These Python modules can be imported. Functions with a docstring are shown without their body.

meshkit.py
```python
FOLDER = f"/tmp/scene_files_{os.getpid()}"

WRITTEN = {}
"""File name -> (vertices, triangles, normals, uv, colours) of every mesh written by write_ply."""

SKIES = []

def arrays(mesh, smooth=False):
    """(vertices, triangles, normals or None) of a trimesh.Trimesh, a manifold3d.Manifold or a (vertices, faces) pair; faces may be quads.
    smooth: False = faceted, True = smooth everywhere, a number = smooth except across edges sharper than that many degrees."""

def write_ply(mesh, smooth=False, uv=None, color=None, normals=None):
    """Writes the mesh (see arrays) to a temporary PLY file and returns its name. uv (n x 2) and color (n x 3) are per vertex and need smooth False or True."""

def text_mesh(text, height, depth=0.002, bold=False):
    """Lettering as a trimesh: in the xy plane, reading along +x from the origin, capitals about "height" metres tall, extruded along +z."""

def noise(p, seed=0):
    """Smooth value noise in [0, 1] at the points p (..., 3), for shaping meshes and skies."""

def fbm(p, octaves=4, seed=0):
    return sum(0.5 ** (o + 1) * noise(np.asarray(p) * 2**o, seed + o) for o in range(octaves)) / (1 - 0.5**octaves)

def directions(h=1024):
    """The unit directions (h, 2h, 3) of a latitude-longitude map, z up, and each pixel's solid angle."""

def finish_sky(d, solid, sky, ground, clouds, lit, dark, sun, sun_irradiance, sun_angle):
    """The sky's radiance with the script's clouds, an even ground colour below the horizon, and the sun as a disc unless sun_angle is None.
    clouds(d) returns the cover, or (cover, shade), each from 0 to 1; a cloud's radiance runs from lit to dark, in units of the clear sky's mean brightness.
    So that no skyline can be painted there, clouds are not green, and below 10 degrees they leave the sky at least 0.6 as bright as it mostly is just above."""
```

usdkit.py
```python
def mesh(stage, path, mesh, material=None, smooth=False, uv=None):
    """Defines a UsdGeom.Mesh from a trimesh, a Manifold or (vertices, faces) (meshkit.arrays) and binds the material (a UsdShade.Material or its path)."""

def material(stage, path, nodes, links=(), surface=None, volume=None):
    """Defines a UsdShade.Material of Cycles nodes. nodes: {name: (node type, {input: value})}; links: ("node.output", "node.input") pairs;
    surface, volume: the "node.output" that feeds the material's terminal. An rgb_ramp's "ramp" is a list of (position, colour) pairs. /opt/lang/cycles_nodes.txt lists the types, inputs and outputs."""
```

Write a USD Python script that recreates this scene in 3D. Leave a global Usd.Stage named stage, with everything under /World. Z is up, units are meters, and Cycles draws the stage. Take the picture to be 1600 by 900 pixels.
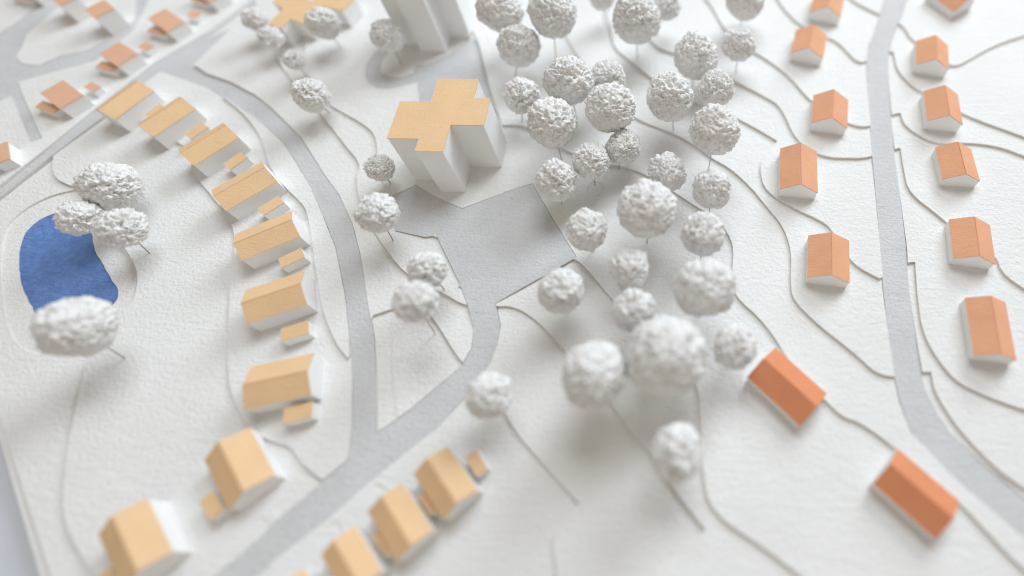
"""Paper architectural model of a hillside town, seen close up through a shallow lens. Lengths in the data are millimetres; the stage is in metres."""
import math
import numpy as np
import trimesh
import shapely
from shapely import affinity
from shapely.geometry import Polygon, LineString, box
from shapely.ops import unary_union
from scipy.interpolate import RBFInterpolator
from scipy.spatial import cKDTree
from pxr import Usd, UsdGeom, UsdLux, UsdShade, Gf, Sdf
import usdkit, meshkit

MM = 0.001
stage = Usd.Stage.CreateInMemory()
UsdGeom.SetStageUpAxis(stage, UsdGeom.Tokens.z)
UsdGeom.SetStageMetersPerUnit(stage, 1.0)
UsdGeom.Xform.Define(stage, '/World')
UsdGeom.Scope.Define(stage, '/World/Looks')

# ------------------------------------------------------------------ camera
CAM = {'M': [[0.9996514, 0.0227166, 0.013457, 0.0], [-0.0264033, 0.86007, 0.5094924, 0.0], [-0.0, -0.5096701, 0.8603699, 0.0], [0.0, 0.0, 0.2645522, 1.0]], 'f': 855.7083431279502, 'pp': [1063.8652216900741, 366.0925460419838]}
EXPOSURE = -0.05
FSTOP, FOCUS = 1.5, 0.300
cam = UsdGeom.Camera.Define(stage, '/World/camera')
cam.AddTransformOp().Set(Gf.Matrix4d(*[v for r in CAM['M'] for v in r]))
cam.CreateHorizontalApertureAttr(36.0)
cam.CreateVerticalApertureAttr(36.0 * 9 / 16)
cam.CreateFocalLengthAttr(36.0 * CAM['f'] / 1600)
cam.CreateHorizontalApertureOffsetAttr((800 - CAM['pp'][0]) / 1600 * 36.0)
cam.CreateVerticalApertureOffsetAttr((CAM['pp'][1] - 450) / 1600 * 36.0)
cam.CreateClippingRangeAttr(Gf.Vec2f(0.005, 20))
cam.CreateFStopAttr(FSTOP)
cam.CreateFocusDistanceAttr(FOCUS)
cam.CreateExposureAttr(EXPOSURE)

# ------------------------------------------------------------------ light: a pale room and unseen lamps at the back right, overhead and behind the camera
ROOM, ROOM_COLOR = 0.325, (1.0, 0.885, 0.75)
rm = usdkit.material(stage, '/World/Looks/room_light', {'b': ('background_shader', {'color': ROOM_COLOR, 'strength': ROOM})}, surface='b.background')
dome = UsdLux.DomeLight.Define(stage, '/World/room_light')
UsdShade.MaterialBindingAPI.Apply(dome.GetPrim()).Bind(rm)
def rect_light(name, pos, aim, w, h, power, color):
    L = UsdLux.RectLight.Define(stage, '/World/' + name)
    p, a = np.array(pos, float), np.array(aim, float)
    z = (p - a) / np.linalg.norm(p - a); x = np.cross([0, 0, 1.0], z); x /= np.linalg.norm(x); y = np.cross(z, x)
    L.AddTransformOp().Set(Gf.Matrix4d(*x, 0, *y, 0, *z, 0, *p, 1))
    L.CreateWidthAttr(w); L.CreateHeightAttr(h); L.CreateIntensityAttr(power); L.CreateColorAttr(Gf.Vec3f(*color))
    return L
rect_light('unseen_window_lamp', (0.92, 1.48, 0.98), (-0.05, 0.16, 0.0), 0.85, 0.80, 11.0, (0.88, 0.985, 1.09))  # out of view at the back right, lights roof slopes and right-hand walls
rect_light('unseen_overhead_lamp', (0.12, 0.90, 1.36), (-0.05, 0.16, 0.0), 0.92, 0.66, 6.6, (0.92, 0.985, 1.05))  # unseen lamp high at the back, lights the ground and tree tops
rect_light('unseen_front_lamp', (-0.15, -0.95, 0.62), (-0.05, 0.16, 0.0), 1.6, 0.9, 0.50, (1.0, 0.955, 0.90))  # unseen lamp behind the camera, brightens front walls and tree undersides

# ------------------------------------------------------------------ materials
LK = '/World/Looks/'
def pos_nodes():
    return {'pos': ('geometry', {})}
def paper(name, color, var=0.04, scale=900, bump=0.00022, fibre=0.0, core=None, rough=0.85, big=25, speck=0.0):
    """Matt card: fine felt relief, a faint cloudy tone, and (core) a darker tone on upright cut edges, partly shade put into the colour."""
    c = np.array(color)
    n = {'g': ('geometry', {}),
         'n1': ('noise_texture', {'scale': scale, 'detail': 5.0, 'roughness': 0.62}),
         'n2': ('noise_texture', {'scale': big, 'detail': 4.0, 'roughness': 0.6}),
         'r2': ('rgb_ramp', {'ramp': [(0.3, tuple(c * (1 - var))), (0.7, tuple(np.minimum(c * (1 + var * .5), .92)))]}),
         'b': ('bump', {'strength': 1.0, 'distance': bump}),
         'p': ('principled_bsdf', {'roughness': rough, 'specular_ior_level': 0.2})}
    l = [('g.position', 'n1.vector'), ('g.position', 'n2.vector'), ('n2.fac', 'r2.fac')]
    height, col = 'n1.fac', 'r2.color'
    if fibre:
        n.update({'m': ('mapping', {'rotation': (0, 0, 0.5), 'scale': (0.35, 1.5, 1.0)}), 'n3': ('noise_texture', {'scale': scale * .33, 'detail': 3.0, 'roughness': .55, 'distortion': 1.2}),
                  'a': ('math', {'math_type': 'multiply_add', 'value2': fibre})})
        l += [('g.position', 'm.vector'), ('m.vector', 'n3.vector'), ('n3.fac', 'a.value1'), ('n1.fac', 'a.value3')]
        height = 'a.value'
    if speck:
        n.update({'n4': ('noise_texture', {'scale': scale * .8, 'detail': 2.0, 'roughness': .5}), 'r4': ('rgb_ramp', {'ramp': [(0.60, (1, 1, 1)), (0.74, (1 - speck,) * 3)]}),
                  'mx': ('mix_color', {'blend_type': 'multiply', 'fac': 1.0})})
        l += [('g.position', 'n4.vector'), ('n4.fac', 'r4.fac'), (col, 'mx.a'), ('r4.color', 'mx.b')]
        col = 'mx.result'
    if core is not None:
        n.update({'s': ('separate_xyz', {}), 'ab': ('math', {'math_type': 'absolute'}), 'lt': ('math', {'math_type': 'less_than', 'value2': 0.5}), 'mc': ('mix_color', {'blend_type': 'mix', 'b': core})})
        l += [('g.true_normal', 's.vector'), ('s.z', 'ab.value1'), ('ab.value', 'lt.value1'), ('lt.value', 'mc.fac'), (col, 'mc.a')]
        col = 'mc.result'
    l += [(col, 'p.base_color'), (height, 'b.height'), ('b.normal', 'p.normal')]
    return usdkit.material(stage, LK + name, n, l, surface='p.BSDF')
M = {
 'card': paper('white_felt_card', (0.835, 0.835, 0.82), var=.03, scale=560, bump=.00062, fibre=.6, core=(0.74, 0.71, 0.665), speck=.06),  # white card throughout; shade on upright edges is put into their colour
 'base': paper('base_board', (0.83, 0.83, 0.82), scale=700, bump=.0003, fibre=.5),
 'road': paper('grey_road_paper', (0.65, 0.658, 0.664), var=.05, scale=700, bump=.0006, fibre=.6, core=(0.62, 0.60, 0.57), speck=.12, big=60),
 'blue': paper('blue_pond_paper', (0.155, 0.275, 0.60), var=.20, scale=900, bump=.00050, fibre=1.4, big=330, core=(0.28, 0.24, 0.22)),
 'white': paper('white_foam_block', (0.87, 0.87, 0.86), var=.02, scale=500, bump=.00006, big=40),
 'tan': paper('tan_roof_card', (0.83, 0.575, 0.335), var=.05, scale=1100, bump=.00028, fibre=.6, big=80),
 'tan2': paper('tan_roof_card_pale', (0.81, 0.60, 0.37), var=.05, scale=1100, bump=.00028, fibre=.6, big=80),
 'orange': paper('orange_roof_card', (0.80, 0.42, 0.25), var=.06, scale=1100, bump=.00028, fibre=.6, big=80),
 'rust': paper('rust_roof_card', (0.745, 0.295, 0.148), var=.06, scale=1100, bump=.00028, fibre=.6, big=80),
 'peach': paper('pale_orange_roof_card', (0.79, 0.475, 0.32), var=.05, scale=1100, bump=.00028, fibre=.6, big=80),
 'plaster': paper('crumbled_plaster', (0.85, 0.84, 0.82), var=.04, scale=1500, bump=.00035, big=400),
 'pin': usdkit.material(stage, LK + 'steel_pin', {'p': ('principled_bsdf', {'base_color': (.42, .39, .35), 'metallic': .6, 'roughness': .4})}, surface='p.BSDF'),
 'table': paper('table_top', (0.62, 0.65, 0.71), var=.03, scale=200, bump=.0001),
}

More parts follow.
